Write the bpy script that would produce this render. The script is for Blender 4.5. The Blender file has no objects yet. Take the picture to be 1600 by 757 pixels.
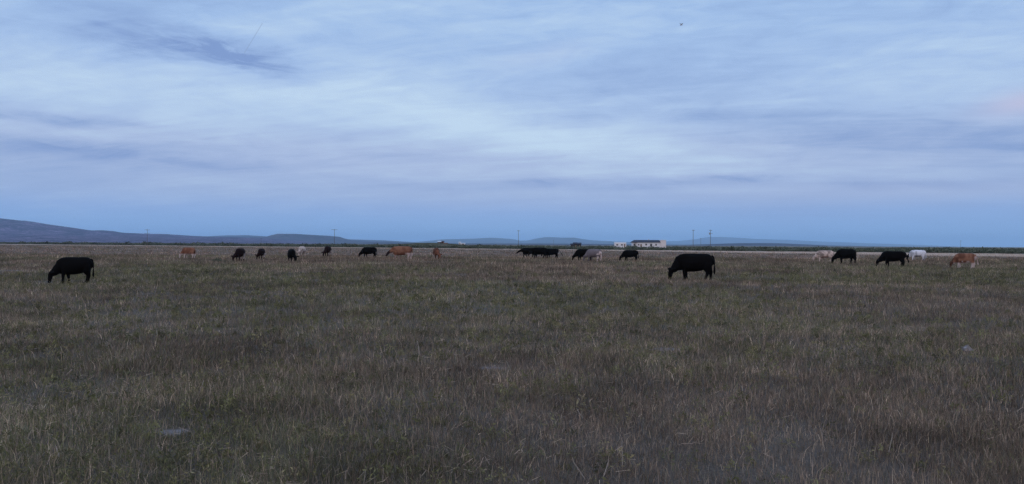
import bpy, math, random
import numpy as np
from mathutils import Vector, Matrix

random.seed(7)
rng = np.random.default_rng(11)
S = bpy.context.scene
COL = S.collection

# ------------------------------------------------------------------ camera, world, sun, exposure
FPX = 1209.0                 # focal length in pixels of the 1600 px wide photograph
EYE = 1.75
cam = bpy.data.cameras.new('camera')
cam.sensor_width = 36.0
cam.lens = FPX / 1600.0 * 36.0
cam.clip_start, cam.clip_end = 0.1, 200000.0
cam_o = bpy.data.objects.new('camera', cam)
COL.objects.link(cam_o)
cam_o.location = (0, 0, EYE)
cam_o.rotation_euler = (math.radians(90.19), math.radians(-0.286), 0)
S.camera = cam_o

S.view_settings.view_transform = 'Standard'
S.view_settings.look = 'None'
S.view_settings.gamma = 1.0
S.view_settings.exposure = 0.0
S.view_settings.use_curve_mapping = False
S.render.engine = 'CYCLES'
S.cycles.max_bounces = 6
S.cycles.diffuse_bounces = 3
S.cycles.volume_bounces = 1
S.cycles.use_denoising = True
S.cycles.denoising_prefilter = 'NONE'

SUN_EL, SUN_ROT = 2.0, 205.0      # low behind the camera, just before it is gone
def horizon(px):
    return 378.5 + 8.0 * px / 1600.0

def srgb(r, g, b):
    f = lambda c: (c / 255 / 12.92) if c <= 10 else ((c / 255 + 0.055) / 1.055) ** 2.4
    return (f(r), f(g), f(b), 1.0)

class NT:
    """small helper for writing node trees"""
    def __init__(self, tree):
        self.t = tree
    def new(self, kind, **kw):
        n = self.t.nodes.new(kind)
        for k, v in kw.items():
            setattr(n, k, v)
        return n
    def link(self, a, b):
        self.t.links.new(a, b)
    def put(self, sock, v):
        if isinstance(v, bpy.types.NodeSocket):
            self.t.links.new(v, sock)
        else:
            sock.default_value = v
    def math(self, op, a, b=None, c=None, clamp=False):
        n = self.new('ShaderNodeMath', operation=op, use_clamp=clamp)
        self.put(n.inputs[0], a)
        if b is not None: self.put(n.inputs[1], b)
        if c is not None: self.put(n.inputs[2], c)
        return n.outputs[0]
    def mix(self, fac, a, b, blend='MIX'):
        n = self.new('ShaderNodeMix', data_type='RGBA', blend_type=blend, clamp_factor=True)
        self.put(n.inputs[0], fac); self.put(n.inputs[6], a); self.put(n.inputs[7], b)
        return n.outputs[2]
    def noise(self, vec, scale, detail=4, rough=0.55, dist=0.0):
        n = self.new('ShaderNodeTexNoise')
        if vec is not None: self.link(vec, n.inputs['Vector'])
        n.inputs['Scale'].default_value = scale
        n.inputs['Detail'].default_value = detail
        n.inputs['Roughness'].default_value = rough
        n.inputs['Distortion'].default_value = dist
        return n.outputs['Fac']
    def ramp(self, fac, stops, interp='LINEAR'):
        n = self.new('ShaderNodeValToRGB')
        n.color_ramp.interpolation = interp
        el = n.color_ramp.elements
        while len(el) < len(stops): el.new(0.5)
        for e, (p, c) in zip(el, stops):
            e.position = p
            e.color = c if len(c) == 4 else (*c, 1.0)
        self.put(n.inputs[0], fac)
        return n.outputs[0]
    def vec(self, x, y, z):
        n = self.new('ShaderNodeCombineXYZ')
        self.put(n.inputs[0], x); self.put(n.inputs[1], y); self.put(n.inputs[2], z)
        return n.outputs[0]

def build_world():
    w = bpy.data.worlds.new('World')
    S.world = w
    w.use_nodes = True
    t = w.node_tree
    t.nodes.clear()
    N = NT(t)
    out = N.new('ShaderNodeOutputWorld')
    bg = N.new('ShaderNodeBackground')
    bg.inputs['Strength'].default_value = 0.1
    N.link(bg.outputs[0], out.inputs[0])
    sky = N.new('ShaderNodeTexSky', sky_type='NISHITA', sun_disc=False)
    sky.sun_elevation = math.radians(SUN_EL)
    sky.sun_rotation = math.radians(SUN_ROT)
    sky.altitude = 1250
    tc = N.new('ShaderNodeTexCoord')
    sep = N.new('ShaderNodeSeparateXYZ')
    N.link(tc.outputs['Generated'], sep.inputs[0])
    x, y, z = sep.outputs
    D = 180 / math.pi
    el0 = N.math('MULTIPLY', N.math('ARCSINE', z), D)
    az0 = N.math('MULTIPLY', N.math('ARCTAN2', x, y), D)
    # thin cloud sheets lie on a plane overhead: the direction is projected on it
    zz = N.math('ADD', N.math('MAXIMUM', z, 0.0), 0.10)
    cx = N.math('DIVIDE', x, zz)
    cy = N.math('DIVIDE', y, zz)
    plane = N.vec(N.math('ADD', N.math('MULTIPLY', cx, 0.42), N.math('MULTIPLY', cy, 0.06)), cy, 0.0)
    n_big = N.noise(plane, 0.55, 5, 0.55, 0.6)
    n_mid = N.noise(plane, 1.6, 6, 0.6, 1.2)
    # fine fibres, drawn out along the wind
    fib = N.vec(N.math('ADD', N.math('MULTIPLY', cx, 0.5), N.math('MULTIPLY', cy, -0.25)),
                N.math('ADD', N.math('MULTIPLY', cy, 3.2), N.math('MULTIPLY', cx, 0.9)), 3.7)
    n_fib = N.noise(fib, 1.1, 7, 0.62, 0.8)
    # ragged streaks inside the cloud sheets
    rag = N.noise(N.vec(N.math('MULTIPLY', az0, 0.22), N.math('ADD', N.math('MULTIPLY', el0, 1.15), N.math('MULTIPLY', az0, 0.10)), 5.1), 1.0, 8, 0.66, 0.7)
    rag2 = N.noise(N.vec(N.math('MULTIPLY', az0, 0.16), N.math('ADD', N.math('MULTIPLY', el0, 0.75), N.math('MULTIPLY', az0, -0.05)), 9.4), 1.0, 8, 0.64, 1.0)
    # warp for the hand-placed clouds
    wv = N.vec(N.math('MULTIPLY', az0, 0.10), N.math('MULTIPLY', el0, 0.35), 1.3)
    wn = N.noise(wv, 1.0, 5, 0.6, 0.4)
    wn2 = N.noise(wv, 2.7, 5, 0.6, 0.4)
    az = N.math('ADD', az0, N.math('MULTIPLY', N.math('SUBTRACT', wn2, 0.5), 7.0))
    el = N.math('ADD', el0, N.math('MULTIPLY', N.math('SUBTRACT', wn, 0.5), 3.4))

    el_thin = N.math('ADD', el0, N.math('MULTIPLY', N.math('SUBTRACT', wn, 0.5), 1.3))
    def ang(px, py):
        a = math.atan((px - 800) / FPX)
        e = math.atan((horizon(px) - py) / FPX * math.cos(a))
        return math.degrees(a), math.degrees(e)
    K = 60.0 / (FPX / 57.3 * 60.0) * 1.0    # degrees per photo pixel
    def blob(px, py, sx, sy, slope=0.0, warp=True):
        """an elongated soft cloud at a direction; sizes given in photo pixels, slope >0 falls to the right"""
        a0, e0 = ang(px, py)
        da = N.math('SUBTRACT', az if warp else az0, a0)
        de = N.math('SUBTRACT', (el_thin if sy < 15 else el) if warp else el0, e0)
        de = N.math('ADD', de, N.math('MULTIPLY', da, slope))
        u = N.math('DIVIDE', da, sx * K)
        v = N.math('DIVIDE', de, sy * K)
        r2 = N.math('ADD', N.math('MULTIPLY', u, u), N.math('MULTIPLY', v, v))
        return N.math('EXPONENT', N.math('MULTIPLY', r2, -0.7))
    def total(items):
        acc = None
        for (amp, b) in items:
            s = N.math('MULTIPLY', b, amp)
            acc = s if acc is None else N.math('ADD', acc, s)
        return acc
    dark = total([
        (1.0, blob(265, 70, 110, 20, 0.08)), (1.1, blob(370, 96, 100, 20, 0.16)),
        (0.45, blob(1010, 130, 270, 38, -0.16)), (0.35, blob(1120, 195, 260, 30, 0.10)),
        (0.33, blob(1440, 212, 170, 26, 0.03)), (0.85, blob(70, 184, 100, 8, 0.0)),
        (0.85, blob(150, 238, 190, 11, 0.07)), (0.35, blob(40, 262, 130, 18, 0.0)),
        (0.30, blob(640, 243, 110, 9, 0.05)), (1.0, blob(855, 285, 50, 6, 0.0)),
        (1.0, blob(1165, 281, 50, 6, 0.0)), (0.8, blob(1030, 291, 70, 6, 0.0)),
        (0.7, blob(1420, 291, 110, 6, 0.02)), (0.30, blob(570, 212, 150, 7, 0.05)),
        (0.25, blob(620, 290, 90, 6, 0.06)), (0.25, blob(200, 135, 22, 30, -0.3)),
        (0.25, blob(1300, 330, 300, 20, 0.0)), (0.2, blob(640, 60, 150, 20, 0.1)),
    ])
    bright = total([
        (0.95, blob(560, 165, 260, 46, 0.03)), (0.95, blob(820, 205, 220, 34, 0.16)),
        (0.35, blob(60, 130, 180, 40, 0.0)), (0.40, blob(1480, 110, 260, 45, 0.0)),
        (0.30, blob(1050, 250, 200, 22, 0.1)), (0.25, blob(560, 20, 200, 30, 0.0)),
        (0.25, blob(940, 30, 200, 16, -0.15)),
    ])
    pink = total([(1.9, blob(1600, 160, 40, 13, -0.1, False)), (0.16, blob(560, 255, 420, 26, 0.0)),
                  (0.4, blob(1480, 300, 260, 14, 0.0)), (0.3, blob(820, 312, 420, 22, 0.0)),
                  (0.3, blob(850, 88, 60, 12, -0.2)), (0.12, blob(60, 300, 200, 20, 0.0))])
    # clear-to-cloudy base by height above the horizon (degrees / 90)
    st = [(0.0, (146, 188, 240)), (1.3, (142, 182, 234)), (2.4, (144, 178, 230)), (3.6, (159, 184, 226)), (5.4, (171, 191, 228)),
          (7.2, (173, 193, 229)), (9.2, (170, 195, 233)), (12.5, (165, 193, 234)), (15.5, (162, 192, 234)),
          (18.5, (160, 191, 234)), (30, (0.46, 0.70, 1.12)), (90, (0.46, 0.74, 1.25))]
    base = N.ramp(N.math('DIVIDE', el0, 90.0, clamp=True), [(e / 90.0, srgb(*c) if c[0] > 2 else c) for e, c in st], 'LINEAR')
    up = N.math('SMOOTHSTEP', 1.0, 6.0, el0) if False else N.math('DIVIDE', N.math('SUBTRACT', el0, 0.8), 5.0, clamp=True)
    tex = N.math('ADD', N.math('MULTIPLY', N.math('SUBTRACT', n_big, 0.5), 0.95),
                 N.math('ADD', N.math('MULTIPLY', N.math('SUBTRACT', n_mid, 0.5), 1.2),
                        N.math('MULTIPLY', N.math('SUBTRACT', n_fib, 0.5), 1.7)))
    tex = N.math('ADD', tex, N.math('ADD', N.math('MULTIPLY', N.math('SUBTRACT', rag, 0.5), 1.1), N.math('MULTIPLY', N.math('SUBTRACT', rag2, 0.5), 1.5)))
    tex = N.math('MULTIPLY', tex, up)
    fibre = N.math('MULTIPLY', N.math('SUBTRACT', rag, 0.26), 4.0, clamp=False)
    fibre = N.math('MINIMUM', N.math('MAXIMUM', fibre, 0.05), 1.7)
    tone = N.math('ADD', tex, N.math('SUBTRACT', bright, N.math('MULTIPLY', dark, fibre)))
    lo = N.math('MULTIPLY', tone, -0.80, clamp=True)
    hi = N.math('MULTIPLY', tone, 0.80, clamp=True)
    c = N.mix(lo, base, srgb(128, 156, 208))
    c = N.mix(hi, c, srgb(196, 220, 244))
    c = N.mix(N.math('MULTIPLY', pink, 0.5, clamp=True), c, srgb(190, 195, 226))
    # the western half, behind the camera, still holds the afterglow
    west = N.math('MULTIPLY', N.math('ADD', N.math('MULTIPLY', y, -1.0), 0.05), 1.6, clamp=True)
    c = N.mix(N.math('MULTIPLY', west, 0.85), c, (0.86, 0.90, 1.12, 1.0))
    # a short thin condensation trail high up
    a1, e1 = ang(380, 83)
    a2, e2 = ang(408, 36)
    L = math.hypot(a2 - a1, e2 - e1)
    ux, uy = (a2 - a1) / L, (e2 - e1) / L
    da = N.math('SUBTRACT', az0, a1); de = N.math('SUBTRACT', el0, e1)
    along = N.math('ADD', N.math('MULTIPLY', da, ux), N.math('MULTIPLY', de, uy))
    side = N.math('ABSOLUTE', N.math('SUBTRACT', N.math('MULTIPLY', da, uy), N.math('MULTIPLY', de, ux)))
    inside = N.math('MULTIPLY', N.math('GREATER_THAN', along, 0.0), N.math('LESS_THAN', along, L))
    line = N.math('MULTIPLY', inside, N.math('SUBTRACT', 1.0, N.math('DIVIDE', side, 0.05), clamp=True))
    c = N.mix(N.math('MULTIPLY', line, 0.55), c, srgb(135, 155, 195))
    ten = N.mix(1.0, c, (10.65, 10.55, 10.45, 1.0), 'MULTIPLY')
    ten.node.clamp_result = False
    fin = N.mix(0.94, sky.outputs[0], ten)
    N.link(fin, bg.inputs[0])
build_world()

sun = bpy.data.lights.new('sun', 'SUN')
sun.energy = 0.45
sun.angle = math.radians(14)
sun.color = (1.0, 0.80, 0.72)
sun_o = bpy.data.objects.new('sun', sun)
COL.objects.link(sun_o)
_e, _r = math.radians(SUN_EL + 3), math.radians(SUN_ROT)
# the sky's rotation turns clockwise from +Y seen from above
sun_dir = Vector((math.sin(_r) * math.cos(_e), math.cos(_r) * math.cos(_e), math.sin(_e)))
sun_o.rotation_euler = (-sun_dir).to_track_quat('-Z', 'Y').to_euler()

# ------------------------------------------------------------------ helpers
def tag(o, label=None, cat=None, group=None, kind=None):
    if label: o['label'] = label
    if cat: o['category'] = cat
    if group: o['group'] = group
    if kind: o['kind'] = kind
    return o

def empty(name, loc, rz=0.0):
    o = bpy.data.objects.new(name, None)
    o.empty_display_size = 0.3
    COL.objects.link(o)
    o.location = loc
    o.rotation_euler = (0, 0, rz)
    return o

def link_mesh(name, me, mat, parent=None):
    o = bpy.data.objects.new(name, me)
    COL.objects.link(o)
    if mat and not me.materials: me.materials.append(mat)
    if parent: o.parent = parent
    return o

class MB:
    """collects simple solids and links them as ONE mesh object"""
    def __init__(self): self.v, self.f = [], []
    def add(self, vs, fs):
        k = len(self.v)
        self.v += [tuple(p) for p in vs]
        self.f += [tuple(i + k for i in f) for f in fs]
    def box(self, x0, x1, y0, y1, z0, z1):
        self.add([(x0,y0,z0),(x1,y0,z0),(x1,y1,z0),(x0,y1,z0),(x0,y0,z1),(x1,y0,z1),(x1,y1,z1),(x0,y1,z1)],
                 [(3,2,1,0),(4,5,6,7),(0,1,5,4),(1,2,6,5),(2,3,7,6),(3,0,4,7)])
    def tube(self, pts, rad, seg=8):
        pts = [Vector(p) for p in pts]
        if not hasattr(rad, '__len__'): rad = [rad] * len(pts)
        vs, fs = [], []
        for i, p in enumerate(pts):
            d = (pts[min(i + 1, len(pts) - 1)] - pts[max(i - 1, 0)]).normalized()
            s = d.orthogonal().normalized() if i == 0 else (s - d * s.dot(d)).normalized()
            n = d.cross(s)
            for k in range(seg):
                a = 2 * math.pi * k / seg
                vs.append(p + (s * math.cos(a) + n * math.sin(a)) * rad[i])
        for i in range(len(pts) - 1):
            for k in range(seg):
                a, b = i * seg + k, i * seg + (k + 1) % seg
                fs.append((a, b, b + seg, a + seg))
        fs.append(tuple(reversed(range(seg))))
        fs.append(tuple(range((len(pts) - 1) * seg, len(pts) * seg)))
        self.add(vs, fs)
    def build(self, name, mat, parent=None, smooth=False):
        me = bpy.data.meshes.new(name)
        me.from_pydata(self.v, [], self.f)
        me.update()
        if smooth: me.polygons.foreach_set('use_smooth', [True] * len(me.polygons))
        return link_mesh(name, me, mat, parent)

_tab = np.random.default_rng(5).random((256, 256))
def vn(x, y, scale, seed=0):
    """value noise 0..1"""
    x = np.asarray(x, float) / scale + 17.3 * seed + 1000.5
    y = np.asarray(y, float) / scale - 9.1 * seed + 1000.5
    ix, iy = np.floor(x).astype(int), np.floor(y).astype(int)
    fx, fy = x - ix, y - iy
    fx = fx * fx * (3 - 2 * fx); fy = fy * fy * (3 - 2 * fy)
    g = lambda a, b: _tab[(a + seed * 31) & 255, (b + seed * 57) & 255]
    return (g(ix, iy) * (1 - fx) * (1 - fy) + g(ix + 1, iy) * fx * (1 - fy)
            + g(ix, iy + 1) * (1 - fx) * fy + g(ix + 1, iy + 1) * fx * fy)
def fbm(x, y, scale, seed=0, octv=4):
    s, a, t = 0.0, 1.0, 0.0
    for i in range(octv):
        s = s + a * vn(x, y, scale / 2 ** i, seed + i); t += a; a *= 0.5
    return s / t

def ground_z(x, y):
    r = np.hypot(x, y)
    fade = np.clip((160 - r) / 120, 0, 1)
    return ((vn(x, y, 7, 3) - 0.5) * 0.10 + (vn(x, y, 1.7, 4) - 0.5) * 0.05) * fade

def at(px, py=None, depth=None):
    """ground point under a photo pixel, or the point at a given depth in that pixel's direction"""
    if depth is None: depth = EYE * FPX / (py - horizon(px))
    return (px - 800) / FPX * depth, depth

def edge_s(x, y):            # distance measure across the field: its far border runs on a straight diagonal
    return y + 0.82 * x

# ------------------------------------------------------------------ materials
def mat_new(name):
    m = bpy.data.materials.new(name)
    m.use_nodes = True
    m.node_tree.nodes.clear()
    N = NT(m.node_tree)
    out = N.new('ShaderNodeOutputMaterial')
    b = N.new('ShaderNodeBsdfPrincipled')
    b.inputs['Roughness'].default_value = 0.85
    b.inputs['Specular IOR Level'].default_value = 0.2
    N.link(b.outputs[0], out.inputs[0])
    return m, N, b, out

def simple_mat(name, col, var=0.25, scale=2.0, rough=0.8, spec=0.2, stretch=(1, 1, 1)):
    m, N, b, _ = mat_new(name)
    tc = N.new('ShaderNodeTexCoord')
    mp = N.new('ShaderNodeMapping'); mp.inputs['Scale'].default_value = stretch
    N.link(tc.outputs['Object'], mp.inputs[0])
    n = N.noise(mp.outputs[0], scale, 5, 0.6)
    lo = tuple(c * (1 - var) for c in col); hi = tuple(min(1, c * (1 + var)) for c in col)
    N.link(N.ramp(n, [(0.3, lo), (0.7, hi)]), b.inputs['Base Color'])
    b.inputs['Roughness'].default_value = rough
    b.inputs['Specular IOR Level'].default_value = spec
    return m

def attr_mat(name, attr, rough=0.8, spec=0.15, translucent=0.0):
    m, N, b, out = mat_new(name)
    a = N.new('ShaderNodeAttribute', attribute_name=attr)
    N.link(a.outputs['Color'], b.inputs['Base Color'])
    b.inputs['Roughness'].default_value = rough
    b.inputs['Specular IOR Level'].default_value = spec
    if translucent:
        tr = N.new('ShaderNodeBsdfTranslucent')
        N.link(a.outputs['Color'], tr.inputs[0])
        mx = N.new('ShaderNodeMixShader'); mx.inputs[0].default_value = translucent
        N.link(b.outputs[0], mx.inputs[1]); N.link(tr.outputs[0], mx.inputs[2])
        N.link(mx.outputs[0], out.inputs[0])
    return m

# small bare spots of pale crusted soil
BARE = [(*at(265, 677), 0.20, 0.13), (*at(770, 574), 0.22, 0.15), (*at(325, 470), 0.4, 0.25),
        (*at(30, 412), 5.0, 1.2), (*at(8, 424), 4.0, 1.0), (*at(1040, 546), 0.35, 0.2)]

def ground_material():
    m, N, b, _ = mat_new('field_soil')
    geo = N.new('ShaderNodeNewGeometry')
    P = geo.outputs['Position']
    sep = N.new('ShaderNodeSeparateXYZ'); N.link(P, sep.inputs[0])
    x, y, z = sep.outputs
    flat = N.vec(x, y, 0.0)
    s = N.math('ADD', y, N.math('MULTIPLY', x, 0.82))
    n_a = N.noise(flat, 0.05, 4); n_b = N.noise(flat, 0.4, 5, 0.6); n_c = N.noise(flat, 6.0, 6, 0.65); n_d = N.noise(flat, 45.0, 4, 0.6)
    soil = N.ramp(n_c, [(0.3, (0.10, 0.070, 0.052)), (0.5, (0.15, 0.108, 0.080)), (0.72, (0.23, 0.17, 0.13))])
    litter = N.ramp(n_d, [(0.35, (0.075, 0.058, 0.045)), (0.5, (0.14, 0.11, 0.085)), (0.68, (0.30, 0.25, 0.20))])
    near = N.mix(N.math('MULTIPLY', N.math('SUBTRACT', n_b, 0.35), 3.0, clamp=True), litter, soil)
    # far turf
    turf = N.ramp(n_b, [(0.3, (0.105, 0.088, 0.058)), (0.5, (0.160, 0.120, 0.084)), (0.7, (0.220, 0.155, 0.115))])
    far = N.math('DIVIDE', N.math('SUBTRACT', y, 60.0), 80.0, clamp=True)
    near = N.mix(1.0, near, (0.55, 0.55, 0.55, 1.0), 'MULTIPLY')
    turf = N.mix(1.0, turf, (0.88, 0.84, 0.84, 1.0), 'MULTIPLY')
    c = N.mix(far, near, turf)
    for bx, by, rx, ry in BARE:
        u = N.math('DIVIDE', N.math('SUBTRACT', x, bx), rx); v = N.math('DIVIDE', N.math('SUBTRACT', y, by), ry)
        r2 = N.math('SQRT', N.math('ADD', N.math('MULTIPLY', u, u), N.math('MULTIPLY', v, v)))
        r2 = N.math('ADD', r2, N.math('MULTIPLY', N.math('SUBTRACT', n_c, 0.5), 1.4))
        c = N.mix(N.math('MULTIPLY', N.math('SUBTRACT', 1.15, r2), 2.2, clamp=True), c, (0.165, 0.142, 0.138, 1.0))
    # pale straw band along the far border
    s2 = N.math('ADD', s, N.math('MULTIPLY', N.math('SUBTRACT', n_a, 0.5), 70.0))
    wide = N.math('MULTIPLY', N.math('DIVIDE', N.math('SUBTRACT', x, 30.0), 80.0, clamp=True), 60.0)
    band = N.math('DIVIDE', N.math('SUBTRACT', N.math('ADD', s2, wide), 256.0), 16.0, clamp=True)
    straw = N.ramp(n_b, [(0.3, (0.38, 0.265, 0.195)), (0.7, (0.55, 0.39, 0.29))])
    c = N.mix(N.math('MULTIPLY', band, 0.95), c, straw)
    # scrub land beyond it
    scrub = N.ramp(N.noise(flat, 0.02, 6, 0.65), [(0.35, (0.10, 0.092, 0.06)), (0.6, (0.16, 0.125, 0.09)), (0.75, (0.30, 0.235, 0.175))])
    c = N.mix(N.math('DIVIDE', N.math('SUBTRACT', s2, 306.0), 6.0, clamp=True), c, scrub)
    N.link(c, b.inputs['Base Color'])
    bump = N.new('ShaderNodeBump'); bump.inputs['Strength'].default_value = 0.5; bump.inputs['Distance'].default_value = 0.02
    N.link(n_c, bump.inputs['Height']); N.link(bump.outputs[0], b.inputs['Normal'])
    return m

# ------------------------------------------------------------------ the setting: ground
def build_ground():
    seg = 720
    radii = np.concatenate([[0.0], np.geomspace(0.8, 400, 210), np.geomspace(430, 39000, 40)])
    ang = np.linspace(0, 2 * math.pi, seg, endpoint=False)
    R, A = np.meshgrid(radii[1:], ang, indexing='ij')
    X, Y = R * np.sin(A), R * np.cos(A)
    Z = ground_z(X, Y)
    v = np.stack([X, Y, Z], -1).reshape(-1, 3)
    v = np.vstack([[0, 0, float(ground_z(0.0, 0.0))], v])
    nr = len(radii) - 1
    f = []
    for k in range(seg): f.append((0, 1 + (k + 1) % seg, 1 + k))
    i = np.arange(nr - 1)[:, None] * seg + 1
    k = np.arange(seg)[None, :]; k2 = (k + 1) % seg
    q = np.stack([i + k, i + k2, i + seg + k2, i + seg + k], -1).reshape(-1, 4)
    me = bpy.data.meshes.new('ground')
    me.from_pydata(v.tolist(), [], f + q.tolist())
    me.polygons.foreach_set('use_smooth', [True] * len(me.polygons))
    o = link_mesh('ground', me, ground_material())
    tag(o, kind='structure')
build_ground()

# ------------------------------------------------------------------ hills
def hill_mat(name, c0, c1, c2, scale):
    m, N, b, _ = mat_new(name)
    geo = N.new('ShaderNodeNewGeometry')
    n1 = N.noise(geo.outputs['Position'], scale, 6, 0.65, 0.3)
    n2 = N.noise(geo.outputs['Position'], scale * 7, 5, 0.7)
    mixn = N.math('ADD', N.math('MULTIPLY', n1, 0.5), N.math('MULTIPLY', n2, 0.5))
    col = N.ramp(mixn, [(0.42, c0), (0.5, c1), (0.58, c2)])
    vo = N.new('ShaderNodeTexVoronoi'); vo.inputs['Scale'].default_value = scale * 4.5
    N.link(geo.outputs['Position'], vo.inputs['Vector'])
    tree = N.math('MULTIPLY', N.math('LESS_THAN', vo.outputs['Distance'], 0.34), N.math('GREATER_THAN', n1, 0.47))
    col = N.mix(N.math('MULTIPLY', tree, 0.8), col, (0.016, 0.018, 0.024, 1.0))
    N.link(col, b.inputs['Base Color'])
    b.inputs['Specular IOR Level'].default_value = 0.0
    b.inputs['Roughness'].default_value = 1.0
    return m

def ridge(name, pts, D, front, back, mat, rough=0.06, mesa=False, step=2.0, rows=44, seed=0):
    """a range whose crest passes through photo silhouette points at distance D, sloping off before and behind"""
    px = np.arange(pts[0][0], pts[-1][0] + step, step)
    py = np.interp(px, [p[0] for p in pts], [p[1] for p in pts])
    k = np.array([0.25, 0.5, 0.25]) if not mesa else np.array([0.0, 1.0, 0.0]); py = np.convolve(np.pad(py, 1, mode='edge'), k, 'valid')
    H = np.maximum(EYE + (378.5 + 8 * px / 1600 - py) / FPX * D, -0.5)
    tt = np.concatenate([np.linspace(-1, 0, rows), np.linspace(0, 1, rows // 3)[1:]])
    X, Y, Z = [], [], []
    for t in tt:
        y = D + (t * front if t < 0 else t * back)
        x = (px - 800) / FPX * D * (1 + (y / D - 1) * 0.5)
        n = fbm(x, np.full_like(x, y) * 1.0, front * 0.5, seed, 5) - 0.5
        a = np.abs(t + n * 0.25 * (1 if abs(t) > 0.02 else 0))
        a = np.clip(a, 0, 1)
        if mesa:
            sh = np.where(a < 0.10, 1.0, np.where(a < 0.20, 1.0 - (a - 0.10) * 4.5, 0.55 * (1 - (a - 0.2) / 0.8) ** 1.3))
        else:
            sh = (1 - a) ** 1.25 * (1 + 0.25 * a)
        gul = (fbm(x * 1.0, np.full_like(x, y), front * 0.12, seed + 9, 4) - 0.5) * rough * H * min(1, abs(t) * 6) * (1 - abs(t))
        crest = (fbm(x, x * 0, front * 0.05, seed + 4, 3) - 0.5) * rough * 0.25 * H
        z = H * sh + gul * 2 + crest * (1 - abs(t))
        z = np.where(abs(t) >= 1, -4.0, z)
        X.append(x); Y.append(np.full_like(x, y)); Z.append(z)
    X, Y, Z = np.array(X), np.array(Y), np.array(Z)
    Z[:, 0] = np.minimum(Z[:, 0], -1); Z[:, -1] = np.minimum(Z[:, -1], -1)
    Z = np.maximum(Z, -4)
    nr, nc = X.shape
    v = np.stack([X, Y, Z], -1).reshape(-1, 3)
    i = np.arange(nr - 1)[:, None] * nc; j = np.arange(nc - 1)[None, :]
    q = np.stack([i + j, i + j + 1, i + nc + j + 1, i + nc + j], -1).reshape(-1, 4)
    me = bpy.data.meshes.new(name)
    me.from_pydata(v.tolist(), [], q.tolist())
    me.polygons.foreach_set('use_smooth', [True] * len(me.polygons))
    o = link_mesh(name, me, mat)
    tag(o, kind='structure')
    return o

M_hill = hill_mat('hill_scrub_haze_blue', (0.012, 0.011, 0.018), (0.070, 0.050, 0.086), (0.24, 0.165, 0.25), 0.006)  # dark scrub, with the blue of distant haze put into its colours
M_mesa = hill_mat('mesa_rock', (0.030, 0.028, 0.036), (0.060, 0.052, 0.066), (0.095, 0.078, 0.090), 0.003)
M_far = hill_mat('far_rock', (0.05, 0.05, 0.045), (0.08, 0.075, 0.065), (0.11, 0.10, 0.085), 0.001)
M_rise = hill_mat('rise_scrub', (0.05, 0.055, 0.03), (0.09, 0.085, 0.055), (0.16, 0.13, 0.095), 0.05)

ridge('mountain_range', [(560, 381), (600, 379.5), (640, 379), (668, 376.8), (690, 374.4), (725, 373.6), (745, 373), (765, 371.7), (785, 372.6), (803, 374.2),
      (812, 376.3), (825, 376), (838, 373), (852, 371), (865, 371), (880, 371.8), (897, 371.5), (908, 373.5), (922, 375.5), (940, 376.6),
      (965, 377.5), (1000, 379), (1040, 381), (1090, 384)], 23000, 3500, 4000, M_far, 0.12, seed=3)
ridge('mountain_range', [(930, 383), (980, 380), (1030, 378), (1060, 376.8), (1085, 374.5), (1098, 372), (1110, 370.4), (1128, 370.6), (1150, 371.8), (1175, 373.3),
      (1200, 374.4), (1235, 375.3), (1262, 376.8), (1300, 378.3), (1350, 380), (1400, 381.8), (1450, 383.6), (1500, 386), (1560, 387.5)], 33000, 3500, 4000, M_far, 0.10, seed=6)
ridge('hill', [(250, 379), (290, 372), (320, 370), (345, 368.4), (385, 367.8), (405, 369), (440, 371), (500, 373), (600, 376), (650, 379)], 14000, 2500, 3000, M_mesa, 0.1, seed=8)
ridge('hill', [(-900, 345), (-700, 330), (-500, 322), (-300, 324), (-150, 331), (-60, 337), (0, 341.5), (40, 345.6), (75, 351.0), (110, 355.6), (130, 359.0), (143, 360.4), (160, 360.0), (172, 361.0), (185, 363.5),
      (230, 365.6), (258, 366), (300, 369), (330, 370), (380, 371.5), (420, 373.5), (470, 377), (520, 381.5)], 8500, 3600, 3500, M_hill, 0.16, step=1.5, rows=70, seed=1)
ridge('mesa', [(355, 380.5), (375, 376), (395, 371.6), (418, 370.6), (426, 368.2), (436, 365.9), (460, 365.8), (485, 367.2), (505, 368.6), (529, 370.2), (538, 373), (548, 375.5),
      (565, 377.2), (600, 378.6), (640, 380.0), (690, 382.2)], 10500, 1500, 2000, M_mesa, 0.08, mesa=True, seed=2)
ridge('hill', [(520, 381.5), (580, 378.8), (640, 379.8), (740, 380.8), (860, 380.9), (960, 381.8), (1060, 383.2), (1110, 381.6), (1150, 380.5), (1185, 380.1), (1215, 380.3), (1250, 381.8), (1290, 383.8), (1360, 385.3), (1440, 386.8)],
      8500, 1600, 2000, M_mesa, 0.10, seed=5)
ridge('rise', [(600, 382.2), (632, 381.2), (652, 379.8), (676, 379.6), (700, 380.8), (716, 382.0), (730, 382.4)], 460, 70, 80, M_rise, 0.1, rows=24, seed=7)

# ------------------------------------------------------------------ haze: the air between the camera and the far hills
def build_haze():
    b = MB()
    b.box(-42000, 42000, -42000, 42000, -6, 440)
    m = bpy.data.materials.new('haze')
    m.use_nodes = True
    t = m.node_tree; t.nodes.clear()
    out = t.nodes.new('ShaderNodeOutputMaterial')
    v = t.nodes.new('ShaderNodeVolumePrincipled')
    v.inputs['Color'].default_value = (0.50, 0.75, 1.0, 1.0)
    v.inputs['Density'].default_value = 4.5e-5
    v.inputs['Anisotropy'].default_value = 0.0
    t.links.new(v.outputs[0], out.inputs['Volume'])
    tag(b.build('haze', m), kind='stuff')
build_haze()

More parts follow.
